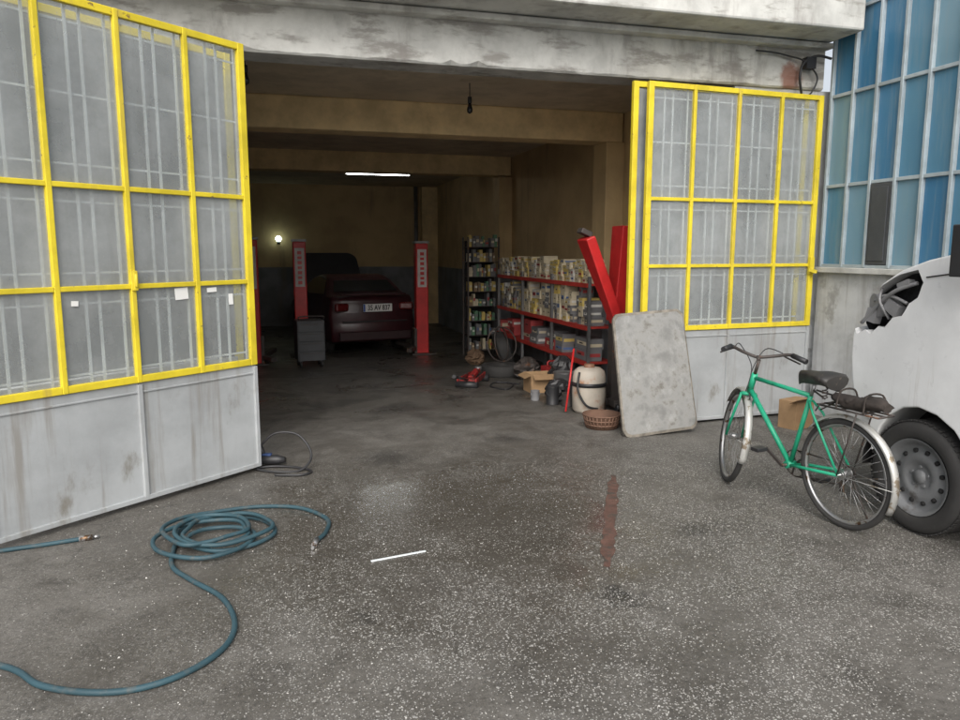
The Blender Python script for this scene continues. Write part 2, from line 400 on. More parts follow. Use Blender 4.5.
for i in range(ncol):
    for j in range(5):
        ya,yb=y0-i*pw-.01,y0-(i+1)*pw+.01; za,zb=zr[j]+.01,zr[j+1]-.01
        if i==2 and j==0: continue
        b.mi=random.choices([0,1,2],[.45,.3,.25])[0]
        dx=random.uniform(-.003,.003)
        b.quad((CX+.030+dx,ya,za),(CX+.030-dx,yb,za),(CX+.030-dx,yb,zb),(CX+.030+dx,ya,zb))
b.obj("window_pane",bg,parent=wf)
b=B(); ya,yb=y0-2*pw-.02,y0-3*pw+.02
b.box((CX+.012,(ya+yb)/2,1.83),(.03,pw-.045,.70)); b.box((CX-.006,(ya+yb)/2,1.83),(.012,pw-.10,.64))
b.obj("ventilation_panel",M("dark_grey_shutter",(.06,.065,.07),.5),parent=wf,bevel=.003)

# ---------------------------------------------------------------- door leaves
m_bar=M("grey_white_bars",(.68,.69,.68),.6)
def leaf(parent,L,zr,pan=0.05,ncol=4):
    fr=B(); t=.042
    z0,z1=zr[0],zr[-1]
    for i in range(ncol+1):
        w=.052 if i in(0,ncol) else .032
        x=min(max(i*L/ncol,w/2),L-w/2)
        fr.box((x,0,(z0+z1)/2),(w,t,z1-z0))
    for j,z in enumerate(zr):
        for i in range(ncol):
            xa=i*L/ncol+(.052 if i==0 else .016); xb=(i+1)*L/ncol-(.052 if i==ncol-1 else .016)
            zz=z+(.022 if j==0 else (-.022 if j==len(zr)-1 else 0))
            fr.box(((xa+xb)/2,0,zz),(xb-xa,t-.006,.044 if j in(0,len(zr)-1) else .030))
    fr.obj("door_frame",m_yellow,parent=parent,bevel=.004)
    gl=B()
    for i in range(ncol):
        for j in range(len(zr)-1):
            xa,xb=i*L/ncol+.01,(i+1)*L/ncol-.01; za,zb=zr[j]+.01,zr[j+1]-.01
            e=[random.uniform(-.003,.003) for _ in range(4)]
            gl.quad((xa,.004+e[0],za),(xb,.004+e[1],za),(xb,.004+e[2],zb),(xa,.004+e[3],zb))
    gl.obj("glass_pane",m_glass,parent=parent)
    pb=B()
    for k in range(2):
        xa,xb=k*L/2+(.003),(k+1)*L/2-.003
        pb.box(((xa+xb)/2,.004,(pan+z0-.003)/2),(xb-xa,.012,z0-.003-pan))
    pb.box((L/2,-.004,z0-.06),(L-.01,.012,.012))
    pb.obj("lower_panel",m_panel,parent=parent,bevel=.003)
    ed=B()
    for x in (.016,L/2,L-.016): ed.box((x,-.008,(pan+z0-.01)/2),(.03,.022,z0-.012-pan))
    ed.box((L/2,-.007,pan+.0),(L,.02,.03))
    ed.obj("panel_edging",m_panel,parent=parent,bevel=.003)
    gb=B(); per=4
    for i in range(ncol):
        xa=i*L/ncol; w=L/ncol
        for k in range(per): gb.box((xa+w*(k+.5+ (.14 if k%2 else -.14))/per,.042,(z0+z1)/2),(.014,.012,z1-z0-.06))
    for j in range(len(zr)-1):
        for q in ((.12,.5,.88) if zr[j+1]-zr[j]>.8 else (.15,.85)): gb.box((L/2,.052,zr[j]+(zr[j+1]-zr[j])*q),(L-.08,.008,.012))
    gb.obj("window_grille",m_bar,parent=parent)
    return parent
def perimeter_leaf(parent,L,z0,z1):
    fr=B()
    for x in(.026,L-.026): fr.box((x,0,(z0+z1)/2),(.052,.042,z1-z0))
    fr.box((L/2,0,z1-.024),(L-.104,.038,.048))
    fr.obj("door_frame",m_yellow,parent=parent,bevel=.004)
    b=B(); b.box((L/2,.004,(.05+z0)/2-.002),(L-.01,.012,z0-.06)); b.box((L/2,.002,z0+.02),(L-.106,.034,.044)); b.obj("lower_panel",m_panel,parent=parent)
    b=B(); b.box((L/2,.0,(z1+z0)/2),(L-.11,.008,z1-z0-.11)); b.obj("glazing_sheet",M("old_dusty_pane_sheet",(.20,.21,.215),.5,var=.3,vs=1.5,patch=(.31,.32,.32),pth=.5,ps=2.5,pstretch=(3,3,.5),soft=.25),parent=parent)
lx0,ly0=-1.52,4.34; la=math.atan2(5.52-4.34,-.15+1.52)
ld=empty("workshop_door",(lx0,ly0,0),la,label="yellow framed folding workshop door with dusty glass and white lower panels",cat="door",group="folding leaves of the workshop doors")
leaf(ld,1.81,[.79,1.385,1.965,2.985])
for (x,z,w,h) in ((1.24,1.325,.095,.075),(1.47,1.34,.075,.03),(1.62,1.27,.035,.075),(.55,1.30,.04,.03)):
    b=B(); b.box((x,-.0025,z),(w,.002,h),(0,random.uniform(-.1,.1),0)); b.obj("paper_sticker",m_paper,parent=ld)
b=B(); b.box((.905,-.035,1.42),(.026,.03,.12)); b.cyl((.905,-.05,1.38),(.905,-.05,1.46),.010); b.obj("door_bolt",m_yellow,parent=ld,bevel=.004)
l2=empty("workshop_door",(-1.58,4.50,0),la+R(1.5),label="second folded door leaf standing behind the first",cat="door",group="folding leaves of the workshop doors")
perimeter_leaf(l2,1.80,.79,2.96)
ra=math.atan2(6.09-5.96,5.0-3.12); RL=1.88
rd=empty("workshop_door",(3.14,5.955,0),ra,label="yellow framed workshop door leaf folded against the facade",cat="door",group="folding leaves of the workshop doors")
leaf(rd,RL,[.88,1.465,2.05,3.03],pan=.04)
r2=empty("workshop_door",(3.045,6.05,0),ra+R(.3),label="second yellow door leaf folded flat behind the front one",cat="door",group="folding leaves of the workshop doors")
perimeter_leaf(r2,1.90,.88,3.045)
b=B(); b.beam((RL-.07,-.04,1.42),(RL-.03,-.1,1.40),.03,.03); b.box((RL-.04,-.03,1.46),(.05,.03,.16)); b.obj("door_bolt",m_yellow,parent=rd)

# ---------------------------------------------------------------- vehicles
def arch_pts(y,z,r,zb,n=10):
    a0=math.asin(max(-1,min(1,(zb-z)/r)))
    return [(y-math.cos(a0+(math.pi-2*a0)*k/n)*r, z+math.sin(a0+(math.pi-2*a0)*k/n)*r) for k in range(n+1)]
def loft(b,outline,stations,wfun,pull):
    rings=[]
    for s_ in stations:
        rings.append([b.v((s_*wfun(z),y-pull(abs(s_),y,z),z)) for y,z in outline])
    n=len(outline)
    for A,C in zip(rings,rings[1:]):
        for i in range(n): b.f([A[i],A[(i+1)%n],C[(i+1)%n],C[i]],True)
    b.f(rings[0][::-1]); b.f(rings[-1])
def wheel(parent,loc,r,w,side,steel,hub,rimr):
    e=empty("wheel",loc,parent=parent)
    b=B(); h=w/2
    prof=[(rimr,-h*.8),(rimr+.02,-h*.95),(r-.035,-h),(r-.012,-h*.86),(r,-h*.6),(r,h*.6),(r-.012,h*.86),(r-.035,h),(rimr+.02,h*.95),(rimr,h*.8)]
    b.lathe(prof,axis='x',seg=48,closed=True)
    for k in range(60):
        t=2*math.pi*k/60
        for sg in(-1,1):
            b.X=Matrix.Rotation(t,4,'X'); b.box((sg*h*.66,0,r-.001),(h*.4,r*.06,.008))
    b.X=Matrix.Identity(4)
    b.obj("tyre",m_rubber,parent=e)
    b=B(); s_=side
    b.lathe([(rimr+.008,s_*h*.93),(rimr-.006,s_*h*.9),(rimr-.02,s_*h*.6),(rimr-.03,s_*h*.50),(rimr*.74,s_*h*.48),(rimr*.60,s_*h*.60),(rimr*.42,s_*h*.64),(rimr*.36,s_*h*.5),(rimr*.2,s_*h*.5),(.001,s_*h*.5)],axis='x',seg=40)
    b.obj("rim",steel,parent=e)
    b=B()
    for k in range(12):
        t=2*math.pi*(k+.5)/12; b.X=Matrix.Rotation(t,4,'X'); b.box((s_*h*.54,0,rimr*.71),(.022,rimr*.12,rimr*.12))
    b.X=Matrix.Identity(4)
    b.obj("rim_slot",m_dark,parent=e,bevel=.008)
    b=B()
    for k in range(5):
        t=2*math.pi*k/5; c=(0,math.sin(t)*rimr*.27,math.cos(t)*rimr*.27); b.cyl((s_*h*.38,c[1],c[2]),(s_*h*.58,c[1],c[2]),.010,seg=6)
    b.lathe([(rimr*.2,s_*h*.4),(rimr*.18,s_*h*.66),(.001,s_*h*.68)],axis='x',seg=16)
    b.obj("hub",hub,parent=e)
    return e

vw=.80
van=empty("parked_van",(3.45+vw,3.26,0),0,label="white van with missing headlight and front bumper, beside the bicycle",cat="van")
out=[(-3.9,.35)]+arch_pts(-3.0,.34,.40,.32)+[(-1.5,.32)]+arch_pts(0,.335,.395,.32)
out=out[:-1]
out+= [(.395,.40),(.46,.66),(.60,.70),(.64,.80),(.665,.95),(.665,1.08),(.62,1.20),(.54,1.31),(.42,1.41),(.26,1.49),(.04,1.55),(-.2,1.60),(-.5,1.86),(-.82,2.16),(-1.05,2.26),(-1.6,2.31),(-3.8,2.31),(-3.95,2.1),(-3.95,.8)]
def vwf(z): return 1 if z<1.2 else (1-.03*(z-1.2)/.4 if z<1.6 else .97-.11*(z-1.6)/.7)
def vpull(s_,y,z):
    k=max(0,(y-.0)/.65); return (.14*(s_/vw)**3)*k if y>0 else 0
b=B(); loft(b,out,[-vw,-vw*.93,-vw*.75,-vw*.4,0,vw*.4,vw*.75,vw*.93,vw],vwf,vpull)
vbody=b.obj("body",m_white,parent=van,bevel=.05,seg=5,smooth=50)
# open headlight cavities cut out of the wing corners
CP=[(.10,1.50),(.24,1.47),(.38,1.40),(.49,1.325),(.57,1.235),(.60,1.15),(.56,1.10),(.49,1.13),(.45,1.105),(.38,1.16),(.33,1.155),(.27,1.22),(.20,1.235),(.15,1.31),(.09,1.345),(.05,1.43)]
m_cav=M("dark_grey_cavity",(.045,.046,.048),.8,var=.5,vs=20)
cutters=[]
for sg in(-1,1):
    b=B(); n_=len(CP)
    A=[b.v((sg*(vw+.08),y-.11*max(0,y)/.65,z)) for y,z in CP]
    C=[b.v((sg*(vw-.30),y*1.0+.02,z-.02)) for y,z in CP]
    b.f(A); b.f(C[::-1])
    for i in range(n_): b.f([A[i],A[(i+1)%n_],C[(i+1)%n_],C[i]])
    c_=b.obj("cutter",m_cav,parent=van); cutters.append(c_)
bpy.context.view_layer.update()
for c_ in cutters:
    md=vbody.modifiers.new("cut",'BOOLEAN'); md.object=c_; md.operation='DIFFERENCE'; md.solver='EXACT'
bpy.context.view_layer.update()
dg=bpy.context.evaluated_depsgraph_get()
newme=bpy.data.meshes.new_from_object(vbody.evaluated_get(dg))
vbody.modifiers.clear(); vbody.data=newme
for c_ in cutters: bpy.data.objects.remove(c_)
for sg in(-1,1):
    # dark liner behind the opening
    b=B(); cy_=.30; cz_=1.29
    P=[(cy_+(y-cy_)*.98,cz_+(z-cz_)*.96) for y,z in CP]
    A=[b.v((sg*(vw-.10),y-.07*max(0,y)/.65,z)) for y,z in P]; C=[b.v((sg*(vw-.26),y,z-.015)) for y,z in P]
    b.f(C)
    for i in range(len(P)): b.f([A[i],A[(i+1)%len(P)],C[(i+1)%len(P)],C[i]])
    b.obj("headlight_opening",m_cav,parent=van)
b=B(); X0=-vw+.05
b.tube(cr([(X0,.12,1.42),(X0-.03,.24,1.37),(X0-.02,.36,1.29),(X0-.01,.50,1.16)],5),.012)
b.tube(cr([(X0,.18,1.30),(X0-.02,.30,1.34),(X0,.42,1.30)],5),.010)
b.tube(cr([(X0,.30,1.20),(X0-.04,.34,1.30),(X0,.37,1.38)],5),.008)
b.box((X0,.27,1.27),(.05,.10,.07),(.5,.1,0)); b.box((X0+.01,.43,1.21),(.05,.08,.08),(.2,.1,0)); b.box((X0,.20,1.41),(.05,.08,.03),(-.4,.1,0))
b.cyl((X0+.1,.38,1.28),(X0+.0,.42,1.27),.06,.075,18)
b.obj("headlight_bracket",M("light_grey_inner_plastic",(.22,.22,.225),.5,.1),parent=van)
b=B(); b.box((-vw+.075,.55,1.00),(.03,.05,.16),(.05,0,.5)); b.obj("turn_signal",M("grey_lens",(.38,.38,.38),.25),parent=van,bevel=.01)
b=B(); b.box((0,.42,.50),(1.2,.08,.36)); b.obj("radiator",m_darkmetal,parent=van,bevel=.01)
for yy in (0,-3.0):
    for sg in(-1,1):
        b=B(); b.lathe([(.392,sg*(vw-.02)),(.388,sg*(vw-.32)),(.05,sg*(vw-.33))],(0,yy,.335),'x',28,a0=-.1,a1=math.pi+.1)
        b.obj("wheel_arch",m_dark,parent=van)
        wheel(van,(sg*(vw-.11),yy,.325),.325,.20,sg,m_steelwheel,m_steelwheel,.213)
b=B(); b.quad((-.58,-.22,1.62),(.58,-.22,1.62),(.56,-.80,2.14),(-.56,-.80,2.14))
for v_ in b.bm.verts: v_.co+=Vector((0,.014,.014))
b.obj("windscreen",m_dkglass,parent=van)
for sg in(-1,1):
    b=B(); pts=[(-.42,1.60),(-1.35,1.60),(-1.35,2.08),(-.98,2.08)]
    b.f([b.v((sg*(vw*vwf(z)+.006),y,z)) for y,z in pts]); b.obj("side_window",m_dkglass,parent=van)
    b=B()
    b.tube([(sg*(vw+.0),-.36,1.47),(sg*(vw+.10),-.32,1.50)],.02)
    b.box((sg*(vw+.12),-.32,1.60),(.11,.09,.26)); b.obj("wing_mirror",m_blackp,parent=van,bevel=.03,seg=3)
    for yy in(-.42,-1.42):
        b=B(); b.box((sg*(vw+.001),yy,.98),(.004,.008,1.0)); b.obj("door_seam",m_dark,parent=van)
b=B(); b.tube([(-vw*vwf(z)-.001,y-vpull(vw,y,z),z) for y,z in ((-.32,1.50),(-.1,1.475),(.04,1.455))],.004,5); b.obj("bonnet_seam",m_dark,parent=van)

cw=.79
car=empty("parked_car",(1.74,13.35,gz(13.35)-.03),R(9),label="dark red saloon car with its bonnet raised, between lift posts",cat="car")
out=[(.06,.24)]+arch_pts(.85,.3,.34,.22)+arch_pts(3.35,.3,.34,.22)+[(4.1,.24),(4.15,.45),(4.08,.68),(3.9,.80),(2.98,.98),(2.25,1.36),(1.7,1.42),(1.3,1.40),(1.0,1.33),(.52,1.09),(.12,1.07),(.05,1.0),(.07,.72),(.0,.62),(-.02,.42)]
def cwf(z): return (.93+.07*z/.4 if z<.4 else 1) if z<.85 else (1-.04*(z-.85)/.2 if z<1.05 else .96-.24*(z-1.05)/.37)
def cpull(s_,y,z):
    k=(s_/cw)**3
    return (.22*k*(y-3.3)/.8 if y>3.3 else (-.14*k*(1-y/.9) if y<.9 else 0))
b=B(); loft(b,out,[-cw,-cw*.9,-cw*.6,0,cw*.6,cw*.9,cw],cwf,cpull)
b.obj("body",m_maroon,parent=car,bevel=.04,seg=3,smooth=50)
b=B()
def cpt(x,y,z,off=.012): return (x*cwf(z),y-off-cpull(abs(x),y,z),z+off)
b.quad(cpt(-.66,.56,1.12),cpt(.66,.56,1.12),cpt(.66,.95,1.31),cpt(-.66,.95,1.31)); b.obj("rear_window",m_dkglass,parent=car)
for sg in(-1,1):
    b=B(); P=[(.75,1.08),(2.75,1.03),(2.2,1.32),(1.7,1.37),(1.1,1.33)]
    b.f([b.v((sg*(cw*cwf(z)+.006),y,z)) for y,z in P]); b.obj("side_window",m_dkglass,parent=car)
    b=B(); b.box((sg*.60,.035,.88),(.26,.08,.14),(0,0,-sg*.28)); b.obj("tail_light",m_tail,parent=car,bevel=.03)
    for yy in(.85,3.35): wheel(car,(sg*(cw-.1),yy,.3),.3,.18,sg,m_grey,m_grey,.19)
    b=B(); b.box((sg*(cw+.07),2.55,1.06),(.14,.09,.11)); b.obj("wing_mirror",m_maroon,parent=car,bevel=.02)
b=B(); b.box((0,-.035,.36),(1.34,.06,.16)); b.obj("rear_bumper",M("dark_bumper",(.03,.01,.012),.5),parent=car,bevel=.02)
b=B(); b.box((0,-.012,.62),(1.2,.04,.02)); b.obj("bumper_trim",m_blackp,parent=car)
b=B(); b.box((0,.10,1.10),(1.2,.14,.03)); b.obj("spoiler",m_maroon,parent=car,bevel=.01)
b=B(); w_=.66; Lb=1.05; pr=[(-w_,0)]+[(-w_+.22-.22*math.cos(R(a)),Lb-.22+.22*math.sin(R(a))) for a in range(0,91,15)]+[(w_-.22+.22*math.sin(R(a)),Lb-.22+.22*math.cos(R(a))) for a in range(0,91,15)]+[(w_,0)]
b.X=Matrix.Translation((-.02,2.98,1.04))@Matrix.Rotation(R(48),4,'X')
t1=[b.v((x,y,.015)) for x,y in pr]; t2=[b.v((x,y,-.015)) for x,y in pr]
b.f(t1); b.f(t2[::-1])
for i in range(len(pr)): b.f([t1[i],t1[(i+1)%len(pr)],t2[(i+1)%len(pr)],t2[i]])
b.obj("bonnet",m_blackp,parent=car)
b=B(); b.box((.05,.005,.86),(.54,.02,.14)); b.obj("number_plate",m_paper,parent=car,bevel=.004)
b=B(); b.box((.05-.25,-.007,.86),(.035,.004,.13)); b.obj("number_plate_band",m_blue,parent=car)
def text(body,size,loc,rot,mat,parent,name,sx=1):
    cu=bpy.data.curves.new(name,'FONT'); cu.body=body; cu.size=size; cu.align_x='CENTER'; cu.align_y='CENTER'; cu.extrude=.0008; cu.offset=size*.02
    to=bpy.data.objects.new(name,cu); COL.objects.link(to)
    bpy.context.view_layer.update()
    dg=bpy.context.evaluated_depsgraph_get()
    me=bpy.data.meshes.new_from_object(to.evaluated_get(dg)); me.materials.clear(); me.materials.append(mat)
    bpy.data.objects.remove(to)
    o=bpy.data.objects.new(name,me); o.location=loc; o.rotation_euler=rot; o.scale=(sx,1,1); COL.objects.link(o); o.parent=parent
    return o
text("35 AV 837",.13,(.07,-.009,.858),(R(90),0,0),m_dark,car,"number_plate_lettering",.74)

# ---------------------------------------------------------------- lift posts
m_liftw=M("faded_white_label",(.6,.57,.55),.6)
for k,(x,y,ht) in enumerate(((.44,13.3,2.0),(2.66,13.0,1.96),(-.34,12.3,1.98))):
    z=gz(y)
    e=empty("lift_post",(x-(.14 if k==1 else 0),y,z),0,label="red steel car lift post with white label",cat="car lift",group="red posts of the car lifts")
    b=B(); b.box((0,0,ht/2),(.22,.20,ht)); b.obj("column",m_red,parent=e,bevel=.015)
    b=B(); b.box((0,0,.015),(.42,.42,.03)); b.obj("base_plate",m_darkmetal,parent=e)
    b=B(); b.box((0,0,ht+.02),(.25,.23,.04)); b.obj("cap",m_grey,parent=e)
    b=B(); b.box((0,-.104,ht*.78),(.16,.006,.66)); b.obj("label_panel",m_liftw,parent=e)
    b=B()
    for i in range(7):
        b.box((0,-.1085,ht*.78+.25-i*.085),(.07,.002,.045 if i%2 else .055))
    b.obj("label_marking",[m_red],parent=e)
    sg=1 if x<1.5 else -1
    b=B(); b.box((sg*.13,0,.22),(.05,.26,.5)); b.beam((sg*.13,.05,.12),(sg*.3,.85,.12),.09,.07); b.beam((sg*.13,-.05,.12),(sg*.3,-.4,.12),.09,.07)
    b.obj("lift_arm",m_darkmetal,parent=e,bevel=.006)

tl=empty("ceiling_lamp",(2.0,14.5,3.05),0,label="lit fluorescent tube lamp hanging from the ceiling",cat="lamp")
b=B(); b.box((0,0,.035),(1.22,.10,.03)); b.obj("lamp_housing",m_paper,parent=tl)
b=B(); b.cyl((-.6,0,0),(.6,0,0),.018,seg=10); b.obj("lamp_tube",emis("tube_light",(.97,1,.98),20),parent=tl)
b=B(); [b.cyl((x,0,.05),(x,0,.18),.004,seg=6) for x in(-.45,.45)]; b.obj("lamp_cord",m_blackp,parent=tl)
wl=empty("wall_lamp",(.15,18.95,1.85),0,label="small lit lamp on the rear wall",cat="lamp")
b=B(); b.cyl((0,0,-.1),(0,0,-.02),.04); b.cyl((0,0,-.06),(0,.2,-.06),.015); b.obj("lamp_holder",m_blackp,parent=wl)
b=B(); b.lathe([(.001,-.04),(.04,-.03),(.07,.02),(.07,.06),(.04,.1),(.001,.11)],seg=16); b.obj("lamp_bulb",emis("bulb_light",(.80,1,.86),7),parent=wl)
for (x,y,l) in ((1.92,7.3,.14),(-.16,6.75,.1)):
    z=3.22
    e=empty("hanging_bulb",(x,y,z-l-.1),0,label="unlit bulb on a black cord below the ceiling",cat="lamp",group="hanging bulbs")
    b=B(); b.cyl((0,0,.1),(0,0,l+.1),.005,seg=6); b.cyl((0,0,.05),(0,0,.11),.02,seg=10); b.obj("lamp_cord",m_blackp,parent=e)
    b=B(); b.lathe([(.001,-.05),(.025,-.035),(.03,-.01),(.016,.04),(.012,.05)],seg=14); b.obj("lamp_bulb",m_dkglass,parent=e)

y=11.75; tc=empty("tool_cart",(.50,y,gz(y)),R(6),label="dark grey wheeled tool cabinet on the garage floor",cat="tool cart")
b=B(); b.box((0,0,.42),(.42,.40,.62)); b.obj("cabinet",M("dark_cabinet",(.05,.053,.058),.5),parent=tc,bevel=.01)
m_dr=M("cabinet_drawer",(.06,.064,.07),.45)
for i in range(4):
    b=B(); b.box((0,-.205,.18+i*.15),(.38,.012,.135)); b.obj("drawer",m_dr,parent=tc,bevel=.004)
    b=B(); b.box((0,-.215,.225+i*.15),(.3,.008,.008)); b.obj("handle",m_darkmetal,parent=tc)
b=B(); b.tube(cr([(-.17,-.2,.75),(-.17,-.26,.8),(.17,-.26,.8),(.17,-.2,.75)],4),.011); b.obj("push_bar",m_darkmetal,parent=tc)
for sx in(-.16,.16):
    for sy in(-.15,.15):
        b=B(); b.cyl((sx-.015,sy,.05),(sx+.015,sy,.05),.05); b.box((sx,sy,.09),(.04,.04,.04)); b.obj("castor",m_blackp,parent=tc)

# ---------------------------------------------------------------- shelving and goods
BC={"white":(.6,.59,.55),"yellow":(.58,.44,.13),"red":(.36,.05,.05),"blue":(.08,.14,.3),"cream":(.55,.48,.34),"green":(.10,.22,.13),"brown":(.22,.15,.09),"grey":(.16,.16,.165)}
BM={k:M(k+"_carton",v,.6,bump=.05) for k,v in BC.items()}
def goods(x,y,z,w,d,h,c,c2,group,rz=0):
    b=B(); b.box((0,0,h/2),(w,d,h)); b.mi=1
    b.box((-w/2-.0012,0,h*random.uniform(.4,.6)),(.002,d*random.uniform(.5,.9),h*random.uniform(.2,.4)))
    b.box((0,-d/2-.0012,h*random.uniform(.4,.6)),(w*.8,.002,h*.3))
    b.mi=2; b.box((-w/2-.003,random.uniform(-.2,.2)*d,h*.5),(.001,d*.25,h*.12))
    o=b.obj("product_box",[BM[c],BM[c2],m_dark],origin=False,label=f"small {c} product carton on the garage shelf",cat="box",group=group)
    o.location=(x,y,z); o.rotation_euler=(0,0,rz); return o
def shelf_unit(y0,y1,levels,x0,x1,name,lab,top,matp,matb):
    ym=(y0+y1)/2; e=empty(name,((x0+x1)/2,ym,gz(ym)),0,label=lab,cat="shelf")
    L=y1-y0; W=x1-x0
    for sx in(-W/2,W/2):
        for yy in(-L/2,-L/6,L/6,L/2):
            b=B(); b.box((sx,yy,top/2),(.035,.035,top)); b.obj("upright",matp,parent=e)
    for zl in levels:
        b=B(); b.box((0,0,zl-gz(ym)-.0135),(W-.04,L,.025)); b.box((-W/2-.02,0,zl-gz(ym)-.02),(.012,L,.05)); b.obj("shelf_board",matb,parent=e)
    return e
shelf_unit(7.95,11.55,[.30,.72,1.22],3.52,3.88,"shelving_unit","steel shelving with red edges along the beige wall",1.42,m_grey,M("red_shelf_edge",(.42,.04,.03),.5))
grp="cartons on the garage shelving"
cols=["white","white","yellow","cream","cream","red","grey","cream","blue"]
def fill(z,ya,yb,hmin,hmax,x,pal,wmin,wmax,total,p=.96):
    y=ya
    while y<yb:
        d=random.uniform(wmin,wmax)
        if random.random()<p:
            zz=z+.001; tot=total*random.uniform(.7,1.1); c=random.choice(pal)
            while zz<z+tot:
                h=random.uniform(hmin,hmax)
                if random.random()<.25: c=random.choice(pal)
                goods(x+random.uniform(0,.03),y+d/2,zz,random.uniform(.16,.22),d-.005,h,c,random.choice(cols),grp,random.uniform(-.04,.04))
                zz+=h+.001
        y+=d+.003
fill(1.22,8.0,11.5,.055,.085,3.62,["white","cream","yellow","yellow","cream","cream"],.08,.15,.25)
fill(.72,8.0,11.5,.08,.13,3.62,["white","cream","yellow","cream","grey"],.08,.16,.34)
fill(.30,8.0,11.5,.10,.2,3.63,["grey","brown","grey","red","grey"],.2,.45,.2,.6)
RX=3.44
e=empty("display_rack",(RX,12.35,gz(12.35)),0,label="tall dark wire rack crammed with small parts packets",cat="rack")
for sx in(-.27,.27):
    for sy in(-.17,.17):
        b=B(); b.box((sx,sy,1.02),(.025,.025,2.04)); b.obj("upright",m_darkmetal,parent=e)
for i in range(8):
    b=B(); b.box((0,0,.12+i*.25),(.515,.36,.012)); b.obj("shelf_board",m_darkmetal,parent=e)
b=B(); b.box((0,.16,1.03),(.5,.01,1.9)); b.obj("rack_back",m_dark,parent=e)
grp2="packets on the display rack"
for i in range(8):
    x=-.245
    while x<.21:
        w=random.uniform(.03,.07); h=random.uniform(.10,.215)
        b=B(); b.box((0,0,h/2),(w-.004,random.uniform(.08,.2),h)); b.mi=1; b.box((0,-.101,h*.55),(w*.7,.002,h*.25))
        c=random.choice(["cream","green","grey","grey","grey","green","brown","yellow"])
        o=b.obj("parts_packet",[BM[c],BM[random.choice(cols)]],origin=False,label=f"small {c} parts packet on the rack",cat="packet",group=grp2)
        o.location=(RX+x+w/2,12.27+random.uniform(0,.05),gz(12.35)+.127+i*.25); x+=w+random.choice([.003,.003,.03])

# board leaning by the door
b=B(); W,H=.71,1.09
pts=[]
rr=random.Random(2)
for (cx,cz,a0) in((W-.08,.07,-90),(W-.09,H-.09,0),(.08,H-.09,90),(.06,.06,180)):
    for k in range(7):
        a=R(a0+k*15); pts.append((cx+.075*math.cos(a)+rr.uniform(-.003,.003),cz+.075*math.sin(a)+rr.uniform(-.003,.003)))
def ring(y,ins):
    return [b.v((x+(W/2-x)*ins,y,z+(H/2-z)*ins)) for x,z in pts]
o1=ring(-.010,0); o0=ring(-.016,.045); bk_=ring(.015,0)
b.mi=0; b.f(o0); b.mi=1
for i in range(len(pts)):
    j=(i+1)%len(pts); b.f([o0[i],o0[j],o1[j],o1[i]]); b.f([o1[i],o1[j],bk_[j],bk_[i]])
b.mi=0; b.f(bk_[::-1])
m_plate_edge=M("brownish_stained_slab_edge",(.20,.18,.15),.8,var=.35,vs=14)
o=b.obj("stone_slab",[m_plate,m_plate_edge],origin=False,label="stained grey stone slab leaning against the yellow door",cat="slab")
o.location=(2.88,5.68,.003); o.rotation_euler=Euler((R(-12.5),R(-3.0),R(0)))

y=6.78; e=empty("plastic_drum",(3.02,y,gz(y)),0,label="stained white plastic drum with black strap",cat="drum")
b=B(); b.lathe([(.001,0),(.14,0),(.165,.03),(.17,.2),(.165,.36),(.15,.42),(.11,.45),(.001,.46)],seg=28); b.obj("drum_body",m_drum,parent=e)
b=B(); b.lathe([(.174,.27),(.174,.31),(.168,.31),(.168,.27)],seg=28,closed=True); b.tube(cr([(-.14,-.08,.42),(-.17,-.12,.25),(-.1,-.17,.1),(.02,-.18,.06)],5),.012); b.obj("strap",m_blackp,parent=e)
b=B(); b.lathe([(.001,.49),(.05,.487),(.06,.44),(.001,.43)],seg=20); b.obj("lid",M("faded_brown_lid",(.25,.13,.08),.5),parent=e)
b=B(); b.lathe([(.001,.0),(.135,0),(.165,.12),(.17,.125),(.155,.12),(.128,.015),(.001,.012)],(2.84,6.08,.0),seg=28)
for k in range(28):
    t=2*math.pi*k/28; b.cyl((2.84+.138*math.cos(t),6.08+.138*math.sin(t),.005),(2.84+.17*math.cos(t),6.08+.17*math.sin(t),.12),.006,seg=5)
for r_,z in((.148,.04),(.158,.08),(.17,.125)): b.tube([(2.84+r_*math.cos(a*.2244),6.08+r_*math.sin(a*.2244),z) for a in range(28)],.007,6,True)
b.obj("basket",m_brown,label="brown round basket beside the stone slab",cat="basket")
y=8.2; b=B(); z=gz(y); x=3.08
for c,s_ in (((0,-.14,.11),(.44,.006,.22)),((0,.14,.11),(.44,.006,.22)),((-.22,0,.11),(.006,.28,.22)),((.22,0,.11),(.006,.28,.22)),((0,0,.004),(.44,.28,.006))):
    b.box((x+c[0],y+c[1],z+c[2]),s_)
b.box((x,y-.19,z+.2),(.42,.1,.005),(.5,0,0)); b.box((x-.26,y,z+.2),(.09,.27,.005),(0,-.4,0))
b.obj("cardboard_box",m_card,label="open brown cardboard box on the garage floor",cat="box")
b=B(); b.box((4.56,5.62,.13),(.26,.18,.26),(0,0,.3)); b.box((4.51,5.50,.27),(.24,.1,.005),(-.5,0,.3)); b.obj("cardboard_box",m_card,label="small worn cardboard box by the door panel",cat="box",bevel=.004)

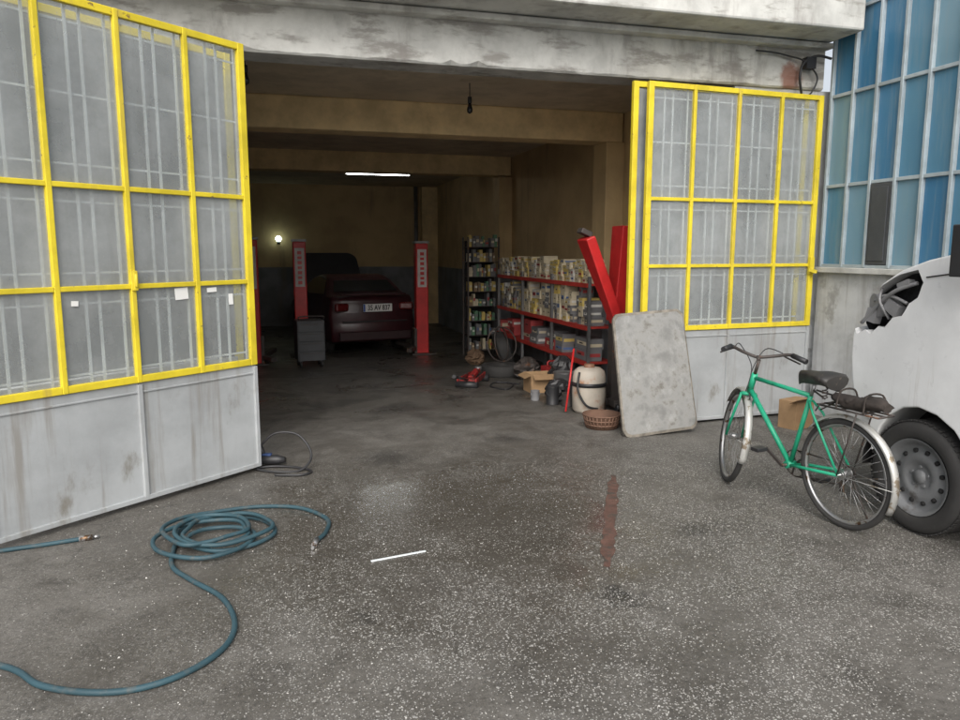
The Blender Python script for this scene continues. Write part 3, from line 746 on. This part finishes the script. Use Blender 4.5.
# engine crane (red)
y=6.9; e=empty("engine_crane",(3.32,y,gz(y)),0,label="red folding engine crane beside the drum",cat="crane")
b=B(); b.beam((.03,0,.05),(.03,0,1.0),.10,.10); b.obj("post",m_darkmetal,parent=e)
b=B(); b.beam((.04,0.03,.90),(.10,.03,1.86),.19,.12,.26); b.obj("mast",m_red,parent=e,bevel=.010)
b=B(); b.beam((-.36,-.10,1.74),(.0,-.10,.90),.25,.10,.15); b.obj("boom",m_red,parent=e,bevel=.012)
b=B(); b.box((-.37,-.10,1.79),(.12,.12,.05),(0,.4,0)); b.obj("boom_end",m_darkmetal,parent=e,bevel=.006)
b=B(); b.cyl((.02,-.17,.97),(.02,.10,.97),.03); b.obj("boom_hinge",m_darkmetal,parent=e)
b=B(); b.beam((-.02,-.2,.08),(-.02,.8,.08),.07,.07); b.beam((.28,-.2,.08),(.28,.8,.08),.07,.07); b.beam((-.07,0,.08),(.33,0,.08),.07,.07); b.obj("leg",m_darkmetal,parent=e,bevel=.005)
for q in((-.02,-.2),(-.02,.78),(.28,-.2),(.28,.78)):
    b=B(); b.cyl((q[0]-.02,q[1],.04),(q[0]+.02,q[1],.04),.04); b.obj("castor",m_blackp,parent=e)

y=9.0; e=empty("trolley_jack",(2.40,y,gz(y)),R(60),label="red trolley jack on the garage floor",cat="jack")
b=B()
for sy in(-.12,.12): b.beam((-.3,sy,.09),(.3,sy*.7,.09),.02,.07)
b.box((-.2,0,.08),(.12,.22,.06)); b.beam((-.1,0,.10),(.25,0,.15),.07,.05); b.obj("jack_frame",M("grimy_red_paint",(.28,.02,.018),.5,patch=(.04,.02,.02),pth=.5,ps=12),parent=e,bevel=.006)
b=B(); b.cyl((-.25,0,.10),(-.75,0,.22),.015); b.cyl((-.72,0,.21),(-.85,0,.24),.022); b.obj("handle",m_blackp,parent=e)
b=B(); b.cyl((.27,0,.15),(.27,0,.19),.05); b.obj("saddle",m_grey,parent=e)
for q in(-.28,.28):
    b=B(); b.cyl((q,-.14,.045),(q,.14,.045),.045); b.obj("roller",m_blackp,parent=e)

def tyre_obj(x,y,r,w,rx,rz,lab):
    b=B(); h=w/2; b.lathe([(r*.62,-h*.8),(r*.7,-h),(r*.93,-h),(r,-h*.6),(r,h*.6),(r*.93,h),(r*.7,h),(r*.62,h*.8)],seg=32,closed=True)
    o=b.obj("car_tyre",m_rubber,origin=False,label=lab,cat="tyre",group="old tyres by the shelves"); o.rotation_euler=(rx,0,rz)
    o.location=(x,y,gz(y)+(w/2 if abs(rx)<.1 else r*math.sin(rx)+.02)); return o
tyre_obj(3.0,9.7,.28,.16,0,0,"black tyre lying flat by the shelves")
tyre_obj(3.22,10.35,.28,.17,R(72),R(80),"black tyre leaning against the shelves")
for (x,y,rz) in((3.02,9.75,.3),(3.06,9.9,.9)):
    b=B(); b.X=Matrix.Translation((x,y,gz(y)+.15+.28))@Matrix.Rotation(rz,4,'Z')@Matrix.Rotation(R(80),4,'X')
    b.tube([(.24*math.cos(a*math.pi/16),.24*math.sin(a*math.pi/16),0) for a in range(32)],.010,6,True)
    b.X=Matrix.Identity(4)
    b.obj("wheel_hoop",m_darkmetal,label="bare metal wheel hoop standing on a tyre",cat="wheel rim",group="bare wheel hoops")
def can(x,y,r,h,mat,lab,name="paint_can",cat="can"):
    b=B(); b.lathe([(.001,0),(r,0),(r,.008),(r*.97,.012),(r*.97,h-.012),(r,h-.006),(r,h),(r*.9,h),(r*.88,h-.008),(.001,h-.008)],(x,y,gz(y)),seg=20)
    b.tube(cr([(x-r,y,gz(y)+h*.8),(x-r*.9,y-r*.6,gz(y)+h*.55),(x+r*.9,y-r*.6,gz(y)+h*.55),(x+r,y,gz(y)+h*.8)],4),.004,5)
    b.obj(name,mat,label=lab,cat=cat)
can(2.83,7.3,.07,.2,m_blackp,"small black oil can on the floor","oil_can")
can(2.95,7.15,.07,.14,m_darkmetal,"small dark paint can on the floor")
can(2.74,7.6,.05,.11,BM["grey"],"small grey tin on the floor")
can(3.15,7.75,.13,.28,m_grey,"grey metal bucket beside the drum","bucket","bucket")
def jerry(x,y,mat,lab,rz=0):
    b=B(); z=gz(y)
    b.X=Matrix.Translation((x,y,z))@Matrix.Rotation(rz,4,'Z')
    b.box((0,0,.13),(.24,.14,.26)); b.tube(cr([(-.06,0,.26),(-.05,0,.31),(.05,0,.31),(.06,0,.26)],4),.014,8); b.cyl((.09,0,.25),(.09,0,.29),.022)
    b.X=Matrix.Identity(4)
    b.obj("fuel_can",mat,bevel=.012,label=lab,cat="fuel can")
jerry(3.08,7.08,m_blackp,"black plastic canister behind the drum",.4)
jerry(3.3,8.55,M("dark_red_plastic",(.25,.02,.02),.5),"dark red canister by the shelves",.2)
def lumpy(x,y,r,h,mat,name,lab,cat,seedv):
    rnd=random.Random(seedv); b=B(); z=gz(y)
    rings=[]
    for i in range(9):
        t=i/8; rr=r*math.sin(math.pi*(.12+.83*t))**.6; rings.append([b.v((x+rr*(1+rnd.uniform(-.25,.25))*math.cos(a*math.pi/10),y+rr*(1+rnd.uniform(-.25,.25))*math.sin(a*math.pi/10),z+h*t)) for a in range(20)])
    for A,C in zip(rings,rings[1:]):
        for k in range(20): b.f([A[k],A[(k+1)%20],C[(k+1)%20],C[k]])
    b.f(rings[0][::-1]); b.f(rings[-1]); b.obj(name,mat,label=lab,cat=cat)
lumpy(2.98,7.5,.15,.24,m_blackp,"rubbish_bag","crumpled black bag beside the drum","bag",3)
lumpy(3.28,8.15,.15,.42,m_blackp,"rubbish_bag","crumpled tall black bag by the crane","bag",5)
lumpy(3.2,9.2,.16,.3,m_darkmetal,"scrap_metal","pile of dark scrap metal parts","scrap",8)
lumpy(3.0,11.1,.15,.24,M("brown_sackcloth",(.16,.10,.06),.85),"rag_sack","brown sack of rags beside the rack","sack",9)
b=B(); b.tube([(2.76,6.75,gz(6.8)+.02),(2.9,6.9,.62)],.010); b.obj("metal_rod",m_red,label="thin red rod leaning behind the drum",cat="rod")
b=B(); b.tube(cr([(2.9,8.9,gz(8.9)+.01),(2.8,8.6,gz(8.6)+.01),(2.65,8.4,gz(8.4)+.01),(2.55,8.7,gz(8.7)+.01),(2.7,8.95,gz(8.9)+.02),(2.95,8.75,gz(8.7)+.01)],8),.01)
b.obj("cable_coil",m_blackp,label="loose black cable on the garage floor",cat="cable")

# ---------------------------------------------------------------- small tool with cable loop by left door
e=empty("electric_tool",(-.10,5.62,0),R(-20),label="small black power tool with a loose loop of cable",cat="power tool")
b=B(); b.tube([(-.10,0,.045),(-.08,0,.045),(.08,0,.05),(.14,0,.05)],[.025,.038,.036,.02],14); b.tube([(-.02,0,.06),(-.05,.0,.15)],.018,10); b.obj("tool_body",m_blackp,parent=e)
b=B(); b.box((.0,0,.088),(.07,.04,.018)); b.obj("tool_cover",M("dark_blue_plastic",(.03,.06,.16),.5),parent=e,bevel=.006)
b=B(); b.tube(cr([(-.05,0,.15),(.05,.04,.24),(.22,.06,.23),(.34,.0,.10),(.30,-.12,.012),(.12,-.18,.012),(-.04,-.12,.012),(.06,-.05,.012),(.24,-.06,.012),(.38,-.14,.012),(.34,-.24,.012),(.15,-.26,.012)],8),.009); b.obj("power_cable",m_blackp,parent=e)

# ---------------------------------------------------------------- hoses in yard
pts=[(-1.9,3.45,.013),(-1.6,3.32,.013),(-1.08,3.06,.013),(-.89,2.87,.013),(-.7,2.77,.013),(-.53,2.75,.013),(-.37,2.82,.013),(-.25,2.97,.013),(-.22,3.17,.013),(-.29,3.43,.013),(-.45,3.67,.013),(-.56,3.88,.013)]
rnd=random.Random(4)
turns=5
for k in range(turns*10):
    a=math.pi*1.1-2*math.pi*k/10; rr=.215+.045*math.sin(k*.37)+rnd.uniform(-.02,.02); cx=-.37+.05*math.sin(k*.21); cy=4.20+.07*math.cos(k*.17)
    pts.append((cx+rr*1.05*math.cos(a),cy+rr*math.sin(a)*1.0,.015+.011*(k//10)+.006*abs(math.sin(k*1.9))))
pts+=[(-.66,4.30,.05),(-.58,4.5,.04),(-.38,4.62,.02),(-.14,4.66,.014),(.1,4.57,.014),(.25,4.33,.014),(.23,4.12,.014),(.17,4.0,.014)]
hs=empty("garden_hose",(-.37,4.2,0),0,label="coiled blue-grey rubber hose lying on the wet yard",cat="hose")
b=B(); b.tube(cr(pts,7),.0125,9)
o=b.obj("hose_pipe",m_hose,parent=hs); o.location=(.37,-4.2,0)
b=B(); b.cyl((.175,4.02,.014),(.155,3.94,.014),.016); b.cyl((.155,3.94,.014),(.145,3.90,.014),.009); o=b.obj("hose_coupling",m_chrome,parent=hs); o.location=(.37,-4.2,0)
h2=empty("garden_hose",(-1.3,4.35,0),0,label="straight end of a blue-grey hose beside the door",cat="hose")
b=B(); b.tube(cr([(-2.2,4.1,.013),(-1.8,4.22,.013),(-1.47,4.31,.013),(-1.28,4.34,.013),(-1.09,4.38,.013)],6),.0125,9); o=b.obj("hose_pipe",m_hose,parent=h2); o.location=(1.3,-4.35,0)
b=B(); b.cyl((-1.1,4.377,.014),(-1.03,4.39,.014),.016); b.cyl((-1.03,4.39,.014),(-1.0,4.396,.014),.009); o=b.obj("hose_coupling",m_chrome,parent=h2); o.location=(1.3,-4.35,0)
b=B(); b.beam((.43,3.67,.004),(.73,3.725,.004),.014,.005)  # sky reflection in a puddle groove, imitated by a glossy white strip
b.obj("puddle_glint",M("painted_sky_glint",(.8,.85,.88),.15,bump=0),label="sky glint in a puddle groove, painted as a thin white strip",cat="strip",bevel=.001)

# ---------------------------------------------------------------- bicycle
hd=R(96.5)
bk=empty("bicycle",(3.145,3.42,0),hd,label="old green bicycle standing beside the white van",cat="bicycle")
bk.rotation_euler=Euler((R(-2),0,hd)); bk.scale=(.96,.96,.97)
WB=1.0; WR=.335
steerax=Vector((-math.cos(R(70)),0,math.sin(R(70))))
axp=Vector((WB-.05,0,WR))
ST=Matrix.Translation(axp)@Matrix.Rotation(R(-30),4,steerax)@Matrix.Translation(-axp)
def bwheel(mat4):
    e=empty("wheel",(0,0,0),parent=bk); e.matrix_local=mat4
    b=B(); b.tube([((WR-.020)*math.cos(a*math.pi/28),0,(WR-.020)*math.sin(a*math.pi/28)) for a in range(56)],.020,10,True); b.obj("tyre",m_rubber,parent=e)
    b=B(); b.lathe([(WR-.045,-.014),(WR-.034,-.014),(WR-.034,.014),(WR-.045,.014),(WR-.052,0)],axis='y',seg=56,closed=True)
    b.cyl((0,-.035,0),(0,.035,0),.02); b.cyl((0,-.065,0),(0,.065,0),.007)
    for sy in(-.03,.03): b.cyl((0,sy-.002,0),(0,sy+.002,0),.032)
    b.obj("rim",m_chrome,parent=e)
    b=B()
    for k in range(36):
        a=2*math.pi*k/36; a2=a+(.9 if k%4<2 else -.9); sy=.03 if k%2 else -.03
        b.cyl((.028*math.cos(a2),sy,.028*math.sin(a2)),((WR-.045)*math.cos(a),0,(WR-.045)*math.sin(a)),.0013,seg=4)
    b.obj("spoke",m_chrome,parent=e)
    return e
bwheel(Matrix.Translation((0,0,WR)))
bwheel(ST@Matrix.Translation((WB,0,WR)))
BBk=(.43,0,.28); ST_top=(.28,0,.76)
h_lo=axp+steerax*.38; h_hi=axp+steerax*.52
b=B()
b.tube([h_lo,h_hi],.021,12)
b.tube([h_hi-steerax*.03,ST_top],.014,10)
b.tube([h_lo+steerax*.02,BBk],.017,10)
b.tube([BBk,ST_top],.015,10)
b.cyl((BBk[0],-.035,BBk[2]),(BBk[0],.035,BBk[2]),.024)
for sy in(-1,1):
    b.tube([(BBk[0]-.02,sy*.02,BBk[2]),(.30,sy*.045,.30),(0,sy*.058,WR)],.010,8)
    b.tube([(ST_top[0],sy*.014,ST_top[2]-.03),(.22,sy*.04,.66),(0,sy*.058,WR)],.008,8)
b.obj("frame",m_green,parent=bk)
b=B(); b.tube([ST_top,(ST_top[0]-.03,0,.84)],.012,10); b.obj("seat_post",m_chrome,parent=bk)
b=B(); b.X=ST
crown=axp+steerax*.36
b.tube([h_lo,crown],.016,10)
b.tube([(crown.x,-.05,crown.z),(crown.x,.05,crown.z)],.014,8)
for sy in(-1,1): b.tube([(crown.x,sy*.05,crown.z),(axp.x+.01,sy*.052,WR+.12),(WB,sy*.056,WR)],.010,8)
b.obj("fork",m_green,parent=bk)
b=B(); b.X=ST
t0=h_hi; t1=h_hi+steerax*.10
b.tube([t0,t1],.012,10); b.tube([t1,t1+Vector((.05,0,.02))],.013,8)
cc=t1+Vector((.05,0,.02))
b.tube(cr([cc+Vector((-.14,-.26,.03)),cc+Vector((-.05,-.20,.05)),cc+Vector((0,-.10,.02)),cc,cc+Vector((0,.10,.02)),cc+Vector((-.05,.20,.05)),cc+Vector((-.14,.26,.03))],5),.011,8)
b.obj("handlebar",m_darkmetal,parent=bk)
for sy in(-1,1):
    b=B(); b.X=ST; b.tube([cc+Vector((-.065,sy*.205,.049)),cc+Vector((-.16,sy*.272,.027))],.018,10); b.obj("grip",m_blackp,parent=bk)
    b=B(); b.X=ST; b.tube(cr([cc+Vector((-.02,sy*.16,.04)),cc+Vector((.01,sy*.19,.025)),cc+Vector((-.07,sy*.265,.0))],4),.006,6); b.obj("brake_lever",m_darkmetal,parent=bk)
b=B(); b.X=ST
b.tube(cr([cc+Vector((0,.16,.05)),cc+Vector((.12,.1,.06)),cc+Vector((.1,0,-.08)),crown+Vector((.02,.02,.0))],6),.0035,5)
b.tube(cr([cc+Vector((0,-.16,.05)),cc+Vector((.14,-.08,.05)),cc+Vector((.08,0,-.12)),h_lo+Vector((-.04,0,-.05))],6),.0035,5)
b.obj("brake_cable",m_blackp,parent=bk)
m_guard=M("silver_mudguard",(.46,.46,.44),.45,.4,patch=(.22,.18,.13),pth=.54,ps=12)
def guard(a0,a1,mat4,rad=WR+.018):
    b=B(); b.X=mat4
    prof=[(rad-.012,-.028),(rad,-.022),(rad+.008,0),(rad,.022),(rad-.012,.028)]
    rings=[]
    n=28
    for k in range(n+1):
        t=a0+(a1-a0)*k/n; rings.append([b.v((r_*math.cos(t),h_,r_*math.sin(t))) for r_,h_ in prof])
    for A,C in zip(rings,rings[1:]):
        for j in range(4): b.f([A[j],A[j+1],C[j+1],C[j]],True)
    for sy in(-1,1): b.tube([(0,sy*.06,0),((rad)*math.cos(a0+(a1-a0)*.85),sy*.03,rad*math.sin(a0+(a1-a0)*.85))],.0025,5)
    o=b.obj("mudguard",m_guard,parent=bk)
    s=o.modifiers.new("solid",'SOLIDIFY'); s.thickness=.002
guard(R(40),R(205),Matrix.Translation((0,0,WR)))
guard(R(35),R(200),ST@Matrix.Translation((WB,0,WR)))
b=B()
secs=[(-.14,.09,.0),(-.11,.108,.014),(-.04,.098,.018),(.02,.06,.010),(.08,.032,.008),(.14,.022,.0),(.155,.012,-.01)]
rings=[]
for x,w,dz in secs:
    rings.append([b.v((.22+x,w*math.cos(t),.885+dz+(.026 if math.sin(t)>0 else .06)*math.sin(t))) for t in [2*math.pi*k/14 for k in range(14)]])
for A,C in zip(rings,rings[1:]):
    for k in range(14): b.f([A[k],A[(k+1)%14],C[(k+1)%14],C[k]],True)
b.f(rings[0][::-1]); b.f(rings[-1]); b.obj("saddle",m_leather,parent=bk)
b=B()
for sy in(-.055,.055):
    b.tube([(.12+.012*math.cos(k*.9),sy+.018*math.sin(k*.9),.775+k*.0024) for k in range(28)],.0035,5)
    b.tube([(.12,sy,.775),(.25,sy*.2,.80)],.006,6)
b.obj("saddle_spring",m_darkmetal,parent=bk)
b=B()
for sy in(-.06,0,.06): b.tube([(.17,sy,.735),(-.26,sy,.735)],.006,6)
for x in(.16,0,-.14,-.26): b.tube([(x,-.06,.735),(x,.06,.735)],.006,6)
for sy in(-.065,.065): b.tube([(-.12,sy,.735),(0,sy,WR)],.005,6); b.tube([(.15,sy,.735),(.22,sy*.3,.68)],.005,6)
b.obj("luggage_rack",m_darkmetal,parent=bk)
b=B(); rb=random.Random(6); rings=[]
for i in range(13):
    t=i/12; x=-.27+.36*t; rr_=.055*math.sin(math.pi*(.1+.8*t))**.5
    rings.append([b.v((x+rb.uniform(-.006,.006),rr_*1.25*(1+rb.uniform(-.22,.22))*math.cos(a*math.pi/8),.785+rr_*.75*(1+rb.uniform(-.25,.25))*math.sin(a*math.pi/8)+.012*math.sin(t*7))) for a in range(16)])
for A,C in zip(rings,rings[1:]):
    for k in range(16): b.f([A[k],A[(k+1)%16],C[(k+1)%16],C[k]],True)
b.f(rings[0][::-1]); b.f(rings[-1])
b.tube(cr([(-.2,-.085,.74),(-.19,-.05,.84),(-.17,.05,.84),(-.18,.085,.74)],5),.006,6); b.tube(cr([(0,-.085,.74),(.0,-.05,.84),(.01,.05,.84),(.01,.085,.74)],5),.006,6)
b.obj("carrier_bundle",M("dark_brown_cloth",(.035,.028,.024),.9,var=.4,vs=15),parent=bk)
b=B(); b.lathe([(.085,-.047),(.09,-.047),(.09,-.043),(.085,-.043)],(BBk[0],0,BBk[2]),'y',32,closed=True)
for k in range(5):
    a=2*math.pi*k/5; b.beam((BBk[0],-.045,BBk[2]),(BBk[0]+.087*math.cos(a),-.045,BBk[2]+.087*math.sin(a)),.006,.012)
b.cyl((BBk[0],-.07,BBk[2]),(BBk[0],.07,BBk[2]),.010)
ca=R(-150); c1=(BBk[0]+.165*math.cos(ca),-.07,BBk[2]+.165*math.sin(ca)); c2=(BBk[0]-.165*math.cos(ca),.07,BBk[2]-.165*math.sin(ca))
b.beam((BBk[0],-.07,BBk[2]),c1,.012,.02); b.beam((BBk[0],.07,BBk[2]),c2,.012,.02)
b.obj("crankset",m_darkmetal,parent=bk)
for c_,sy in((c1,-1),(c2,1)):
    b=B(); b.box((c_[0],c_[1]+sy*.06,c_[2]),(.07,.085,.024)); b.obj("pedal",m_blackp,parent=bk,bevel=.004)
b=B()
b.tube([(BBk[0],-.045,BBk[2]+.088),(0,-.045,WR+.04)],.005,5); b.tube([(BBk[0],-.045,BBk[2]-.088),(.1,-.045,WR-.10),(0,-.045,WR-.04)],.005,5)
b.cyl((0,-.048,WR),(0,-.040,WR),.042,seg=20); b.box((.06,-.05,WR-.09),(.03,.012,.09)); b.obj("chain",m_darkmetal,parent=bk)
b=B(); b.tube([(.02,-.075,WR-.03),(-.10,-.12,.012)],.007,7); b.obj("stand_leg",m_darkmetal,parent=bk)

# ---------------------------------------------------------------- camera, light
cam=bpy.data.cameras.new("camera"); co=bpy.data.objects.new("camera",cam); COL.objects.link(co)
co.location=(0,0,1.6); co.rotation_euler=(R(90-8.4),0,R(-15.5))
cam.sensor_width=36; cam.lens=36*740/960; cam.clip_start=.05; cam.clip_end=1000
scene.camera=co
EL,AZ=R(40),R(195)
w=bpy.data.worlds.new("World"); scene.world=w; w.use_nodes=True
nt=w.node_tree; bgn=nt.nodes["Background"]
sky=nt.nodes.new("ShaderNodeTexSky"); sky.sky_type='NISHITA'; sky.sun_disc=False
sky.sun_elevation=EL; sky.sun_rotation=AZ; sky.air_density=1.0; sky.dust_density=5; sky.ozone_density=1
hs_=nt.nodes.new("ShaderNodeHueSaturation"); hs_.inputs['Saturation'].default_value=.35; hs_.inputs['Value'].default_value=1.4
nt.links.new(sky.outputs[0],hs_.inputs['Color']); nt.links.new(hs_.outputs[0],bgn.inputs[0]); bgn.inputs[1].default_value=.15
sl=bpy.data.lights.new("sun",'SUN'); sl.energy=1.2; sl.angle=R(60); sl.color=(1,.98,.95)
so=bpy.data.objects.new("sun",sl); COL.objects.link(so)
d=Vector((math.sin(AZ)*math.cos(EL),math.cos(AZ)*math.cos(EL),math.sin(EL)))
so.rotation_euler=d.to_track_quat('Z','Y').to_euler(); so.location=(0,0,12)
scene.view_settings.view_transform='Standard'; scene.view_settings.look='None'; scene.view_settings.exposure=0
